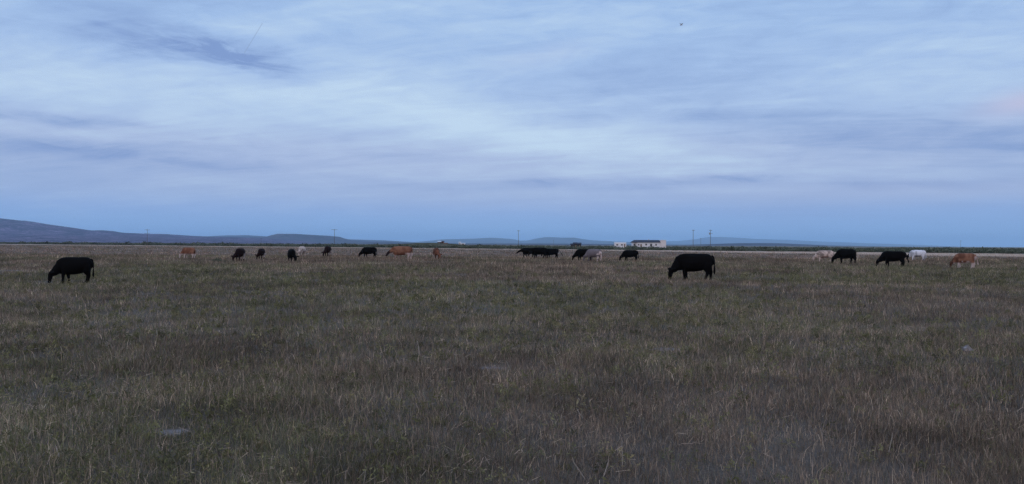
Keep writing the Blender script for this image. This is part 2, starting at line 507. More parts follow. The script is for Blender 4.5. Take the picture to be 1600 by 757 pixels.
# ------------------------------------------------------------------ grass
def blade_mesh(name, x, y, h, w, col, lean, mat, five, kind='stuff', z_extra=0.0):
    n = len(x)
    a = rng.random(n) * 2 * math.pi
    sx, sy = np.cos(a) * w * 0.5, np.sin(a) * w * 0.5
    b = rng.random(n) * 2 * math.pi
    lx, ly = np.cos(b) * lean * h, np.sin(b) * lean * h
    z0 = ground_z(x, y) - 0.03 + z_extra
    if five:
        V = np.empty((n, 5, 3), np.float32)
        V[:, 0] = np.stack([x - sx, y - sy, z0], -1); V[:, 1] = np.stack([x + sx, y + sy, z0], -1)
        mx, my, mz = x + lx * 0.32, y + ly * 0.32, z0 + h * 0.58
        V[:, 2] = np.stack([mx - sx * .75, my - sy * .75, mz], -1); V[:, 3] = np.stack([mx + sx * .75, my + sy * .75, mz], -1)
        V[:, 4] = np.stack([x + lx, y + ly, z0 + h * (1 - 0.35 * np.minimum(lean, 1.2) ** 2)], -1)
        idx = np.arange(n)[:, None] * 5
        L = np.concatenate([idx + [0, 1, 3, 2], idx + [2, 3, 4]], 1).ravel()
        starts = (np.arange(n)[:, None] * 7 + [0, 4]).ravel()
        nv, npoly = 5, 2
    else:
        V = np.empty((n, 3, 3), np.float32)
        V[:, 0] = np.stack([x - sx, y - sy, z0], -1); V[:, 1] = np.stack([x + sx, y + sy, z0], -1)
        V[:, 2] = np.stack([x + lx, y + ly, z0 + h], -1)
        L = np.arange(n * 3); starts = np.arange(n) * 3
        nv, npoly = 3, 1
    me = bpy.data.meshes.new(name)
    me.vertices.add(n * nv); me.vertices.foreach_set('co', V.ravel())
    me.loops.add(len(L)); me.loops.foreach_set('vertex_index', L.astype(np.int32))
    me.polygons.add(n * npoly); me.polygons.foreach_set('loop_start', starts.astype(np.int32))
    me.update(calc_edges=True)
    ca = me.color_attributes.new('tint', 'FLOAT_COLOR', 'POINT')
    C = np.ones((n, nv, 4), np.float32); C[:, :, :3] = col[:, None, :]
    ca.data.foreach_set('color', C.ravel())
    o = link_mesh(name, me, mat)
    tag(o, kind=kind)
    return o

def field_masks(x, y):
    dens = (0.42 + 0.80 * fbm(x, y, 1.8, 20, 4) ** 1.3 * 1.5) * np.clip(0.40 + 1.25 * fbm(x, y, 0.55 + 0.012 * y, 25, 3), 0.35, 1.4)
    green = np.clip((fbm(x, y, 9.0, 30, 4) - 0.46) * 4.0 + 0.35, 0, 1)
    px = 800 + x / y * FPX
    green = np.clip(green + 0.35 * np.exp(-((px - 1450) / 300) ** 2) * np.exp(-((np.log(y) - np.log(48)) / 0.7) ** 2)
                    + 0.25 * np.exp(-((px - 250) / 300) ** 2) * np.exp(-((np.log(y) - np.log(28)) / 0.4) ** 2), 0, 1)
    straw = np.clip((fbm(x, y, 4.0, 40, 4) - 0.45) * 4 + 0.3, 0, 1)
    bare = np.zeros_like(x)
    for bx, by, rx, ry in BARE:
        wob = 1 + 0.6 * (vn(x, y, 0.25 * rx + 0.05, 50) - 0.5)
        bare = np.maximum(bare, np.clip(1.5 - 1.3 * np.hypot((x - bx) / rx, (y - by) / ry) / wob, 0, 1))
    return dens, green, straw, bare

PAL = {
    'green': np.array([[0.125, 0.125, 0.052], [0.150, 0.150, 0.070], [0.100, 0.104, 0.055], [0.190, 0.170, 0.088]]),
    'sage': np.array([[0.185, 0.160, 0.110], [0.230, 0.190, 0.135], [0.150, 0.135, 0.100]]),
    'dull': np.array([[0.240, 0.160, 0.112], [0.185, 0.124, 0.090], [0.300, 0.205, 0.140], [0.130, 0.090, 0.068]]),
    'straw': np.array([[0.46, 0.335, 0.225], [0.56, 0.42, 0.30], [0.38, 0.27, 0.185], [0.48, 0.345, 0.255]]),
}
for _k in PAL: PAL[_k] = PAL[_k] * np.array([0.90, 0.90, 0.89])
def pick(kind, n):
    p = PAL[kind]
    return p[rng.integers(0, len(p), n)] * np.exp(rng.normal(-0.05, 0.33, (n, 1)))

M_grass = attr_mat('dry_grass', 'tint', 0.85, 0.1, 0.25)

def tri_mesh(name, V, c, mat):
    n = len(V)
    me = bpy.data.meshes.new(name)
    me.vertices.add(n * 3); me.vertices.foreach_set('co', V.astype(np.float32).ravel())
    me.loops.add(n * 3); me.loops.foreach_set('vertex_index', np.arange(n * 3, dtype=np.int32))
    me.polygons.add(n); me.polygons.foreach_set('loop_start', (np.arange(n) * 3).astype(np.int32))
    me.update(calc_edges=True)
    ca = me.color_attributes.new('tint', 'FLOAT_COLOR', 'POINT')
    C = np.ones((n, 3, 4), np.float32); C[:, :, :3] = c[:, None, :]
    ca.data.foreach_set('color', C.ravel())
    me.materials.append(mat)
    return me


def build_grass(N, ymin, ymax, five, name):
    ly = rng.uniform(math.log(ymin), math.log(ymax), N)
    y = np.exp(ly)
    x = rng.uniform(-1, 1, N) * (0.74 * y + 1.5)
    # tufts: most blades gather round randomly strewn tuft centres
    nt = N // 14
    ty = np.exp(rng.uniform(math.log(ymin), math.log(ymax), nt))
    tx = rng.uniform(-1, 1, nt) * (0.74 * ty + 1.5)
    who = rng.integers(0, nt, N)
    spread = 0.030 * np.maximum(ty, 4) ** 0.5 * rng.uniform(0.5, 1.6, nt)
    tuft = rng.random(N) < 0.55
    x = np.where(tuft, tx[who] + rng.normal(size=N) * spread[who], x)
    y = np.where(tuft, ty[who] + rng.normal(size=N) * spread[who], y)
    tuft_tone = rng.random(nt)[who]
    dens, green, straw, bare = field_masks(x, y)
    s = edge_s(x, y)
    keep = (rng.random(N) < dens * (1 - 0.72 * bare)) & (s < 300 + 6 * (vn(x, y, 8, 70) - .5))
    x, y, green, straw, s, bare, tuft, tuft_tone = [q[keep] for q in (x, y, green, straw, s, bare, tuft, tuft_tone)]
    n = len(x)
    r = rng.random(n)
    tr = np.where(tuft, tuft_tone, rng.random(n))
    r = np.where(tuft, np.clip(0.55 * r + 0.45 * tuft_tone, 0, 1), r)
    pg, ps = 0.42 * green + 0.10, 0.14 * straw + 0.05 + 0.15 * (tr > 0.85)
    col = pick('dull', n)
    m = r < pg; col[m] = pick('green', m.sum())
    m = (r >= pg) & (r < pg + 0.22); col[m] = pick('sage', m.sum())
    m = r > 1 - ps; col[m] = pick('straw', m.sum())
    pt = fbm(x, y, 5.0, 150, 4); pt2 = fbm(x, y, 0.55 + 0.014 * y, 155, 3)
    col = col * np.exp((pt - 0.5) * 1.05 + (pt2 - 0.5) * 1.25 + 0.03)[:, None]
    col = col * np.where(tuft, 0.62 + 0.80 * ((tuft_tone * 7.31) % 1.0), 1.0)[:, None]
    col = col * (np.array([1.0, 1.0, 1.0]) + np.clip((y - 70) / 60, 0, 1)[:, None] * np.array([0.16, 0.0, 0.02]))
    band = np.clip((s + (fbm(x, y, 20, 90, 3) - .5) * 50 + 60 * np.clip((x - 25) / 70, 0, 1) - 256) / 16, 0, 1)
    m = rng.random(n) < band * 0.96; col[m] = np.array([0.44, 0.315, 0.22]) * rng.uniform(0.8, 1.15, (m.sum(), 1))
    hmod = 0.55 + 0.9 * fbm(x, y, 1.6, 100, 3)
    h = (0.035 + rng.gamma(2.0, 0.028, n)) * hmod * (1 - 0.35 * band) * (1 - 0.5 * bare)
    h = h * np.clip(0.80 + y / 55, 0.85, 2.0)
    w = 0.0026 * (np.maximum(y, 4) / 5) ** 0.95 * rng.uniform(0.6, 1.4, n)
    lean = rng.uniform(0.05, 1.05, n) if five else rng.uniform(0.05, 0.7, n)
    blade_mesh(name, x, y, h, w, col.astype(np.float32), lean, M_grass, five)

build_grass(700000, 3.2, 16, True, 'grass')
build_grass(800000, 16, 110, False, 'grass')
build_grass(200000, 110, 460, False, 'grass')

def build_straw(N, ymin, ymax):
    """taller bleached stalks standing above the turf, in loose groups"""
    nc = N // 9
    cy = np.exp(rng.uniform(math.log(ymin), math.log(ymax), nc))
    cx = rng.uniform(-1, 1, nc) * (0.74 * cy + 1.0)
    _, _, st_, ba_ = field_masks(cx, cy)
    ok = rng.random(nc) < (0.15 + 0.85 * st_) * (1 - ba_)
    cx, cy = cx[ok], cy[ok]
    big = rng.gamma(1.3, 0.8, len(cx))
    cnt = np.maximum(1, (big * 9).astype(int))
    who = np.repeat(np.arange(len(cx)), cnt)
    n = len(who)
    sp = 0.035 * (1 + big[who]) * np.maximum(cy[who], 5) ** 0.35
    x = cx[who] + rng.normal(size=n) * sp
    y = np.maximum(cy[who] + rng.normal(size=n) * sp, 3.2)
    col = pick('straw', n) * rng.uniform(0.6, 1.1, (n, 1))
    h = rng.uniform(0.06, 0.19, n) * (0.7 + 0.6 * vn(x, y, 2.2, 111))
    w = 0.0031 * (np.maximum(y, 5) / 5) ** 0.82 * rng.uniform(0.6, 1.3, n)
    blade_mesh('straw_stalks', x, y, h, w, col.astype(np.float32), rng.uniform(0.02, 0.6, n), M_grass, True)
build_straw(170000, 3.4, 90)

# small leafy weeds scattered among the grass
def build_weeds(N):
    cy = np.exp(rng.uniform(math.log(3.6), math.log(60), N))
    cx = rng.uniform(-1, 1, N) * (0.74 * cy + 1.0)
    _, gr, _, ba = field_masks(cx, cy)
    ok = rng.random(N) < (0.12 + 0.88 * gr) * (1 - ba)
    cx, cy = cx[ok], cy[ok]
    cnt = rng.integers(14, 46, len(cx))
    who = np.repeat(np.arange(len(cx)), cnt)
    n = len(who)
    R = (rng.uniform(0.04, 0.13, len(cx)) * (1 + cy / 50))[who]
    d = rng.normal(size=(n, 3)); d /= np.linalg.norm(d, axis=1, keepdims=True)
    P = d * (R * rng.uniform(0.3, 1.0, n) ** 0.6)[:, None]
    P[:, 2] = np.abs(P[:, 2]) * rng.uniform(0.8, 1.7, len(cx))[who]
    P[:, 0] += cx[who]; P[:, 1] += cy[who]; P[:, 2] += ground_z(cx, cy)[who]
    t1 = rng.normal(size=(n, 3)); t1 /= np.linalg.norm(t1, axis=1, keepdims=True); t1[:, 2] += 0.4
    t2 = np.cross(t1, rng.normal(size=(n, 3))); t2 /= np.linalg.norm(t2, axis=1, keepdims=True)
    sz = (0.014 * (np.maximum(cy, 5) / 5) ** 0.6)[who, None] * rng.uniform(0.6, 1.4, (n, 1))
    V = np.stack([P - t1 * sz - t2 * sz * .35, P + t2 * sz * .45, P + t1 * sz], 1)
    tone = PAL['green'][rng.integers(0, 4, len(cx))] * rng.uniform(0.7, 1.7, (len(cx), 1)) * np.array([1.12, 1.03, 1.05])
    o = link_mesh('leafy_weeds', tri_mesh('leafy_weeds', V, tone[who] * rng.uniform(.7, 1.3, (n, 1)), M_grass), None)
    tag(o, kind='stuff')

# fallen litter: short pale bits lying in the grass
def build_litter(N):
    y = np.exp(rng.uniform(math.log(3.4), math.log(30), N))
    x = rng.uniform(-1, 1, N) * (0.74 * y + 1.0)
    keep = rng.random(N) < 0.2 + 0.8 * (fbm(x, y, 2.0, 120, 3) > 0.52)
    x, y = x[keep], y[keep]
    b = MB()
    vs, fs, cs = [], [], []
    for i in range(len(x)):
        a = random.uniform(0, math.pi); L = random.uniform(0.025, 0.10) * (1 + y[i] / 40); w = 0.0014 * (1 + y[i] / 9)
        dx, dy = math.cos(a) * L / 2, math.sin(a) * L / 2
        nx, ny = -math.sin(a) * w, math.cos(a) * w
        z = float(ground_z(x[i], y[i])) + random.uniform(0.01, 0.07)
        dz = random.uniform(-0.03, 0.03)
        k = len(vs)
        vs += [(x[i]-dx-nx, y[i]-dy-ny, z-dz), (x[i]+dx-nx, y[i]+dy-ny, z+dz), (x[i]+dx+nx, y[i]+dy+ny, z+dz+w), (x[i]-dx+nx, y[i]-dy+ny, z-dz+w)]
        fs.append((k, k+1, k+2, k+3))
        c = PAL['straw'][random.randrange(4)] * random.uniform(0.45, 1.15)
        cs += [(*c, 1.0)] * 4
    me = bpy.data.meshes.new('straw_litter')
    me.from_pydata(vs, [], fs)
    ca = me.color_attributes.new('tint', 'FLOAT_COLOR', 'POINT')
    ca.data.foreach_set('color', np.array(cs, np.float32).ravel())
    tag(link_mesh('straw_litter', me, M_grass), kind='stuff')
build_litter(13000)
build_weeds(9000)

# ------------------------------------------------------------------ sagebrush behind the field
M_sage = attr_mat('sagebrush_leaf', 'tint', 0.9, 0.05, 0.2)
SAGE = np.array([[0.120, 0.122, 0.075], [0.165, 0.160, 0.105], [0.080, 0.085, 0.050], [0.215, 0.200, 0.140], [0.060, 0.064, 0.040]])
def bush_arrays(n, r, seed, leaf=0.16):
    g = np.random.default_rng(seed)
    lob = g.uniform(-0.55, 0.55, (5, 2)); lr = g.uniform(0.45, 0.8, 5); lh = g.uniform(0.6, 1.0, 5)
    pick_l = g.integers(0, 5, n)
    d = g.normal(size=(n, 3)); d /= np.linalg.norm(d, axis=1, keepdims=True)
    d[:, 2] = np.abs(d[:, 2])
    rad = g.uniform(0.45, 1.0, n) ** 0.6
    p = np.empty((n, 3))
    p[:, 0] = lob[pick_l, 0] + d[:, 0] * rad * lr[pick_l]
    p[:, 1] = lob[pick_l, 1] + d[:, 1] * rad * lr[pick_l]
    p[:, 2] = d[:, 2] * rad * lh[pick_l]
    p[:, :2] *= r
    t1 = g.normal(size=(n, 3)); t1 /= np.linalg.norm(t1, axis=1, keepdims=True); t1[:, 2] += 0.5
    t2 = np.cross(t1, g.normal(size=(n, 3))); t2 /= np.linalg.norm(t2, axis=1, keepdims=True)
    s = leaf * g.uniform(0.5, 1.4, (n, 1))
    V = np.stack([p - t1 * s - t2 * s * .5, p - t1 * s * .2 + t2 * s * .6, p + t1 * s * 1.3], 1)
    V[:, :, 2] = np.maximum(V[:, :, 2], -0.05)
    c = SAGE[g.integers(0, len(SAGE), n)] * np.array([0.78, 0.86, 0.92]) * g.uniform(0.7, 1.3, (n, 1))
    c = c * (0.85 + 0.35 * lh[pick_l][:, None])
    return V, c
bush_me = [tri_mesh('sagebrush_bush', *bush_arrays(420, 1.0, 200 + i), M_sage) for i in range(7)]
def stem_bits(root_me): return root_me
spots = []
g = np.random.default_rng(77)
while len(spots) < 290:                       # the border row: single bushes one can pick out
    px = g.uniform(-60, 1660)
    d0 = 302 / (1 + 0.82 * (px - 800) / FPX)
    Y = d0 * g.uniform(1.0, 1.10) + g.uniform(0, 14)
    if px > 1000 and g.random() < 0.3: Y *= 1.25
    X = (px - 800) / FPX * Y
    if any((X - a) ** 2 + (Y - b) ** 2 < 1.2 for a, b, _ in spots): continue
    spots.append((X, Y, min(1.6, g.gamma(6, 0.15)) * (1 + 0.75 * min(1, max(0, (900 - px) / 800)))))
BUSH_LABEL = 'low grey-green sagebrush bush in the brush line along the far border of the field'
proto = {}
for i, (X, Y, h) in enumerate(sorted(spots, key=lambda q: q[1])):
    k = i % 7
    if k not in proto:
        o = bpy.data.objects.new('sagebrush_bush', bush_me[k]); proto[k] = o
    else:
        o = proto[k].copy()
    COL.objects.link(o)
    o.location = (X, Y, -0.02)
    o.rotation_euler = (0, 0, g.uniform(0, 6.28))
    o.scale = (h * g.uniform(0.9, 1.6), h * g.uniform(0.9, 1.5), h)
    tag(o, BUSH_LABEL, 'bush', 'sagebrush bushes along the field border')

def build_scrub():
    Vs, Cs = [], []
    pre = [bush_arrays(95, 1.0, 300 + i, 0.15) for i in range(12)]
    n = 0
    while n < 5200:
        px = g.uniform(-150, 1750)
        d0 = 302 / (1 + 0.82 * (px - 800) / FPX)
        Y = d0 * (1.04 + 2.6 * g.random() ** 2.2) + 10
        X = (px - 800) / FPX * Y
        if 960 < px < 1045 and 388 < Y < 425: continue
        V, c = pre[g.integers(0, 12)]
        h = min(1.5, g.gamma(5, 0.16)) * (0.6 + 0.9 * float(fbm(X, Y, 30, 170, 3))) * (1 + 0.75 * min(1, max(0, (900 - px) / 800)))
        sc = np.array([h * g.uniform(1, 2.2), h * g.uniform(1, 2.0), h])
        a = g.uniform(0, 6.28); ca, sa = math.cos(a), math.sin(a)
        W = V * sc
        W = np.stack([W[..., 0] * ca - W[..., 1] * sa + X, W[..., 0] * sa + W[..., 1] * ca + Y, W[..., 2]], -1)
        Vs.append(W); Cs.append(c * g.uniform(0.75, 1.25)); n += 1
    me = tri_mesh('sagebrush_scrub', np.concatenate(Vs), np.concatenate(Cs), M_sage)
    o = bpy.data.objects.new('sagebrush_scrub', me); COL.objects.link(o)
    tag(o, kind='stuff')
build_scrub()

# bigger dark bushes standing out of the brush
M_bark = simple_mat('bark', (0.07, 0.05, 0.04))
def juniper(px, Y, h, label):
    X = (px - 800) / FPX * Y
    root = empty('juniper_bush', (X, Y, 0))
    tag(root, label, 'bush')
    V, c = bush_arrays(500, 0.75, int(px), 0.12)
    V = V * np.array([h * 0.6, h * 0.6, h * 0.9]); V[..., 2] += h * 0.08
    cr = link_mesh('crown', tri_mesh('crown', V, c * 0.55, M_sage), None, root)
    b = MB(); b.tube([(0, 0, -0.1), (0.05, 0, h * .3), (0, 0.05, h * .6)], [h * .06, h * .045, h * .02], 7)
    b.build('trunk', M_bark, root)
juniper(73, 640, 3.0, 'tall dark round bush standing above the brush below the big hill')
juniper(1196, 265, 1.8, 'dark bushy clump standing in the brush right of the two close utility poles')
juniper(180, 660, 2.3, 'small dark bush above the brush left of the two-armed utility pole')

# ------------------------------------------------------------------ buildings and poles far off
M_white = simple_mat('white_siding', (0.72, 0.69, 0.69), 0.06, 1.5, 0.6)
M_cream = simple_mat('cream_block', (0.66, 0.585, 0.56), 0.08, 1.0, 0.8)
M_roof = simple_mat('dark_roof', (0.030, 0.034, 0.055), 0.3, 1.0, 0.7)
M_paleroof = simple_mat('pale_roof', (0.62, 0.63, 0.66), 0.1, 1.0, 0.5)
M_glass = simple_mat('dark_window', (0.02, 0.02, 0.025), 0.2, 1.0, 0.2, 0.5)
M_frame = simple_mat('window_frame', (0.45, 0.40, 0.38), 0.1)
M_door = simple_mat('brown_door', (0.24, 0.17, 0.13), 0.2)
M_red = simple_mat('red_boards', (0.20, 0.06, 0.042), 0.25, 1.2)
M_darkw = simple_mat('weathered_boards', (0.035, 0.030, 0.030), 0.3, 1.2)
M_pole = simple_mat('pole_wood', (0.15, 0.13, 0.12), 0.3, 2.0, 0.9, 0.1, (6, 6, 0.6))
M_tank = simple_mat('grey_metal', (0.30, 0.31, 0.33), 0.15, 2.0, 0.5, 0.4)
M_rubber = simple_mat('black_rubber', (0.02, 0.02, 0.02))

def window(parent, x, z, w, h, y=-0.02):
    b = MB()
    t = 0.09
    b.box(x - w/2 - t, x + w/2 + t, y - 0.06, y, z + h/2, z + h/2 + t)
    b.box(x - w/2 - t, x + w/2 + t, y - 0.08, y, z - h/2 - t, z - h/2)
    b.box(x - w/2 - t, x - w/2, y - 0.06, y, z - h/2, z + h/2)
    b.box(x + w/2, x + w/2 + t, y - 0.06, y, z - h/2, z + h/2)
    b.box(x - 0.03, x + 0.03, y - 0.05, y, z - h/2, z + h/2)
    f = b.build('window', M_frame, parent)
    p = MB(); p.box(x - w/2, x + w/2, y - 0.025, y - 0.004, z - h/2, z + h/2)
    p.build('pane', M_glass, f)

def long_house():
    Y = 405.0
    X0, X1 = (987.5 - 800) / FPX * Y, (1040.5 - 800) / FPX * Y
    L = X1 - X0                                   # ~17.8 m
    root = empty('ranch_house', (X0, Y, 0))
    tag(root, 'long low pale house with a dark roof and a taller flat end block', 'house')
    top = EYE + (horizon(1014) - 375.3) / FPX * Y
    eave = EYE + (horizon(1010) - 378.7) / FPX * Y
    e = L * 0.835                                 # the end block begins here
    wl = MB(); wl.box(0.9 + 1.9, e, 0.0, 8.0, -0.3, eave); wl.build('wall', M_white, root)
    pw = MB(); pw.box(0.9, 2.795, 1.6, 8.0, -0.3, eave - 0.004); pw.build('porch_wall', M_white, root)
    eb = MB()
    eb.box(e + 0.01, L, -0.5, 8.4, -0.3, top - 0.12)
    eb.build('end_block', M_cream, root)
    cp = MB(); cp.box(e - 0.08, L + 0.1, -0.62, 8.5, top - 0.117, top + 0.02); cp.build('coping', M_white, root)
    # hipped roof with overhang
    r = MB()
    x0, x1, y0, y1 = 0.35, e - 0.09, -0.55, 8.5
    v = [(x0, y0, eave + .02), (x1, y0, eave + .02), (x1, y1, eave + .02), (x0, y1, eave + .02), (x0 + 1.6, 3.0, top), (x1, 3.0, top), (x1, 5.0, top), (x0 + 1.6, 5.0, top),
         (x0, y0, eave - .16), (x1, y0, eave - .16), (x1, y1, eave - .16), (x0, y1, eave - .16)]
    r.add(v, [(0,1,5,4),(1,2,6,5),(2,3,7,6),(3,0,4,7),(4,5,6,7),(8,9,1,0),(9,10,2,1),(10,11,3,2),(11,8,0,3),(11,10,9,8)])
    roof = r.build('roof', M_roof, root)
    ch = MB(); ch.box(e * .62, e * .62 + .5, 3.6, 4.2, top - .1, top + .35); ch.build('chimney', M_cream, roof)
    for xx in (0.6, 2.6):
        p = MB(); p.tube([(xx, -.3, -.3), (xx, -.3, eave - .17)], .12, 8); p.build('porch_post', M_white, root)
    d = MB(); d.box(4.3, 5.2, -.07, -.004, -.2, 2.35); door = d.build('door', M_door, root)
    k = MB(); k.box(5.02, 5.10, -.13, -.072, .95, 1.1); k.build('handle', M_tank, door)
    window(root, 1.5, 1.9, .9, 1.1, 1.58)
    window(root, 3.5, 2.0, .6, .7)
    window(root, 7.4, 2.1, .8, .8)
    window(root, 10.0, 1.8, 1.0, 1.3)
    window(root, 12.6, 2.0, .7, .8)
long_house()

def white_trailer():
    Y = 430.0
    X0, X1 = (960.5 - 800) / FPX * Y, (978.5 - 800) / FPX * Y
    L = X1 - X0
    root = empty('mobile_home', (X0, Y, 0))
    tag(root, 'small white trailer home standing just left of the long cream house', 'mobile home')
    top = EYE + (horizon(970) - 378.6) / FPX * Y
    w = MB(); w.box(0, L, 0, 3, .5, top - .3); w.build('body', M_white, root)
    r = MB(); r.add([(-.1,-.1,top-.297),(L+.1,-.1,top-.297),(L+.1,3.1,top-.297),(-.1,3.1,top-.297),(-.1,1.5,top),(L+.1,1.5,top)],
                    [(0,1,5,4),(2,3,4,5),(0,4,3),(1,2,5),(3,2,1,0)])
    r.build('roof', M_paleroof, root)
    s = MB(); s.box(.05, L - .05, .06, 2.94, -.2, .497); s.build('skirting', M_cream, root)
    window(root, L * .22, 1.9, .9, .7); window(root, L * .62, 1.9, .9, .7)
    d = MB(); d.box(L * .80, L * .80 + .8, -.06, -.004, .55, 2.45); d.build('door', M_door, root)
white_trailer()

def shed(name, label, cat, px0, px1, ytop, Y, wall_m, roof_m, depth=4.0, side_m=None, open_front=False):
    X0, X1 = (px0 - 800) / FPX * Y, (px1 - 800) / FPX * Y
    L = X1 - X0
    base = 0.0
    if 640 < px0 < 720: base = EYE + (horizon(px0) - 381.6) / FPX * Y - .3
    root = empty(name, (X0, Y, base))
    tag(root, label, cat)
    top = EYE + (horizon((px0 + px1) / 2) - ytop) / FPX * Y - base
    w = MB(); w.box(0, L, 0, depth, -.2, top * .78)
    w.add([(0, 0, top * .78), (L, 0, top * .78), (L, depth, top * .78), (0, depth, top * .78), (0, depth / 2, top - .05), (L, depth / 2, top - .05)], [(0, 4, 3), (1, 2, 5)])
    w.build('wall', wall_m, root)
    r = MB()
    o = .25
    r.add([(-o,-o,top*.78+.004),(L+o,-o,top*.78+.004),(L+o,depth/2,top+.02),(-o,depth/2,top+.02),(L+o,depth+o,top*.78+.004),(-o,depth+o,top*.78+.004),
           (-o,-o,top*.78+.1),(L+o,-o,top*.78+.1),(L+o,depth/2,top+.14),(-o,depth/2,top+.14),(L+o,depth+o,top*.78+.1),(-o,depth+o,top*.78+.1)],
          [(0,1,2,3),(3,2,4,5),(9,8,7,6),(11,10,8,9),(0,6,7,1),(4,10,11,5),(0,3,9,6),(3,5,11,9),(1,7,8,2),(2,8,10,4)])
    r.build('roof', roof_m, root)
    d = MB(); d.box(L * .35, L * .35 + min(1.4, L * .4), -.08, -.004, -.1, top * .6); d.build('door', side_m or M_door, root)
    return root
shed('shed', 'dark shed with a pale roof standing on the low rise behind the reddish cow', 'shed', 683.5, 688.5, 377.4, 455, M_darkw, M_paleroof)
shed('barn', 'small red-brown barn beside the dark pale-roofed shed on the low rise', 'barn', 688.8, 692.8, 377.2, 462, M_red, M_darkw, 5.0, M_darkw)
shed('shed', 'low rust-coloured outbuilding at the right foot of the red-brown barn', 'shed', 693.5, 699, 380.0, 452, M_red, M_door, 3.0)
shed('trailer_home', 'white trailer with a taller left end standing right of the low rise', 'trailer', 719.5, 726.5, 380.2, 470, M_white, M_paleroof, 3.0)
shed('shed', 'small white hut with a peaked roof at the left end of the white trailer', 'shed', 716.8, 719.8, 378.4, 474, M_white, M_paleroof, 3.0)
shed('shed', 'dark weathered shed above the brush left of the white trailer home', 'shed', 897, 902, 379.4, 345, M_darkw, M_roof, 4)
shed('shed', 'flat dark hut beside the weathered shed in the middle of the brush line', 'shed', 902.6, 908, 379.8, 350, M_darkw, M_roof, 4)
shed('shed', 'smallest dark hut, low, at the left end of the dark sheds', 'shed', 892.5, 896, 381.2, 348, M_darkw, M_roof, 3)

def pole(px, ytop, Y, label, arms=((0.35, 2.4),), transformer=False, tilt=0.0):
    X = (px - 800) / FPX * Y
    H = EYE + (horizon(px) - ytop) / FPX * Y
    root = empty('utility_pole', (X, Y, 0), 0.25)
    root.rotation_euler = (0, tilt, 0.25)
    tag(root, label, 'utility pole', 'utility poles across the plain')
    b = MB(); b.tube([(0, 0, -.5), (0, 0, H * .5), (0, 0, H)], [.13, .115, .10], 10)
    b.build('shaft', M_pole, root)
    for dz, w in arms:
        a = MB(); a.box(-w/2, w/2, -.30, -.185, H - dz - .12, H - dz)
        arm = a.build('crossarm', M_pole, root)
        for q in (-.44, -.2, .2, .44):
            i = MB(); i.tube([(w*q, -.24, H - dz + .002), (w*q, -.24, H - dz + .11), (w*q, -.24, H - dz + .2)], [.05, .075, .04], 8)
            i.build('insulator', M_tank, arm)
    if transformer:
        t = MB(); t.tube([(-.5, -.05, H - 2.6), (-.5, -.05, H - 2.5), (-.5, -.05, H - 1.5), (-.5, -.05, H - 1.4)], [.27, .32, .32, .2], 12)
        t.build('transformer', M_tank, root)
pole(230, 358.2, 478, 'utility pole with two crossarms in front of the big hill', ((.5, 3.0), (2.6, 3.2)))
pole(522.5, 358.3, 434, 'single-armed utility pole rising behind the right end of the mesa', ((.3, 3.2),))
pole(810, 360.0, 443, 'bare slender utility pole with short top arm above the walking black cows', ((.3, 1.6),))
pole(1083, 359.4, 404, 'utility pole with plain short top arm, nearest the long cream house', ((.3, 1.5),))
pole(1110, 359.4, 406, 'utility pole with a grey transformer drum and crossarms', ((.3, 1.7), (1.9, 2.0)), True)
pole(1095, 372.2, 830, 'distant short-looking utility pole between the two tall ones', ((.4, 2.0),))
pole(408, 372.5, 1000, 'faint distant utility pole in front of the left foot of the mesa', ((.4, 2.2),))
pole(865, 375.2, 1150, 'faint distant utility pole before the middle mountains', ((.4, 2.0),))
pole(1501, 376.2, 1000, 'faint lone utility pole above the brush behind the orange cow', ((.4, 2.4),))

# ------------------------------------------------------------------ cattle
M_coat = {}
def coat_mat():
    m, N, b, _ = mat_new('cattle_coat')
    a = N.new('ShaderNodeAttribute', attribute_name='coat')
    tc = N.new('ShaderNodeTexCoord')
    n = N.noise(tc.outputs['Object'], 14.0, 4, 0.6)
    f = N.ramp(n, [(0.3, (0.82, 0.82, 0.82)), (0.7, (1.15, 1.15, 1.15))])
    mm = N.mix(1.0, a.outputs['Color'], f, 'MULTIPLY'); mm.node.clamp_result = False
    N.link(mm, b.inputs['Base Color'])
    b.inputs['Roughness'].default_value = 0.7
    b.inputs['Specular IOR Level'].default_value = 0.03
    return m
M_cow = coat_mat()

def loft(V, F, pts, sides, rw, rh, seg=14):
    """closed elliptical sweep; sides give the width direction at every ring"""
    base = len(V)
    P = [Vector(p) for p in pts]
    n = len(P)
    for i in range(n):
        t = (P[min(i+1, n-1)] - P[max(i-1, 0)]).normalized()
        s = Vector(sides[i]); s = (s - t * s.dot(t)).normalized()
        u = t.cross(s)
        for k in range(seg):
            a = 2 * math.pi * k / seg
            V.append(P[i] + s * (rw[i] * math.cos(a)) + u * (rh[i] * math.sin(a)))
    for i in range(n - 1):
        for k in range(seg):
            a, b = base + i*seg + k, base + i*seg + (k+1) % seg
            F.append((a, b, b + seg, a + seg))
    F.append(tuple(reversed(range(base, base + seg))))
    F.append(tuple(range(base + (n-1)*seg, base + n*seg)))

def lerp_path(pts):
    return pts

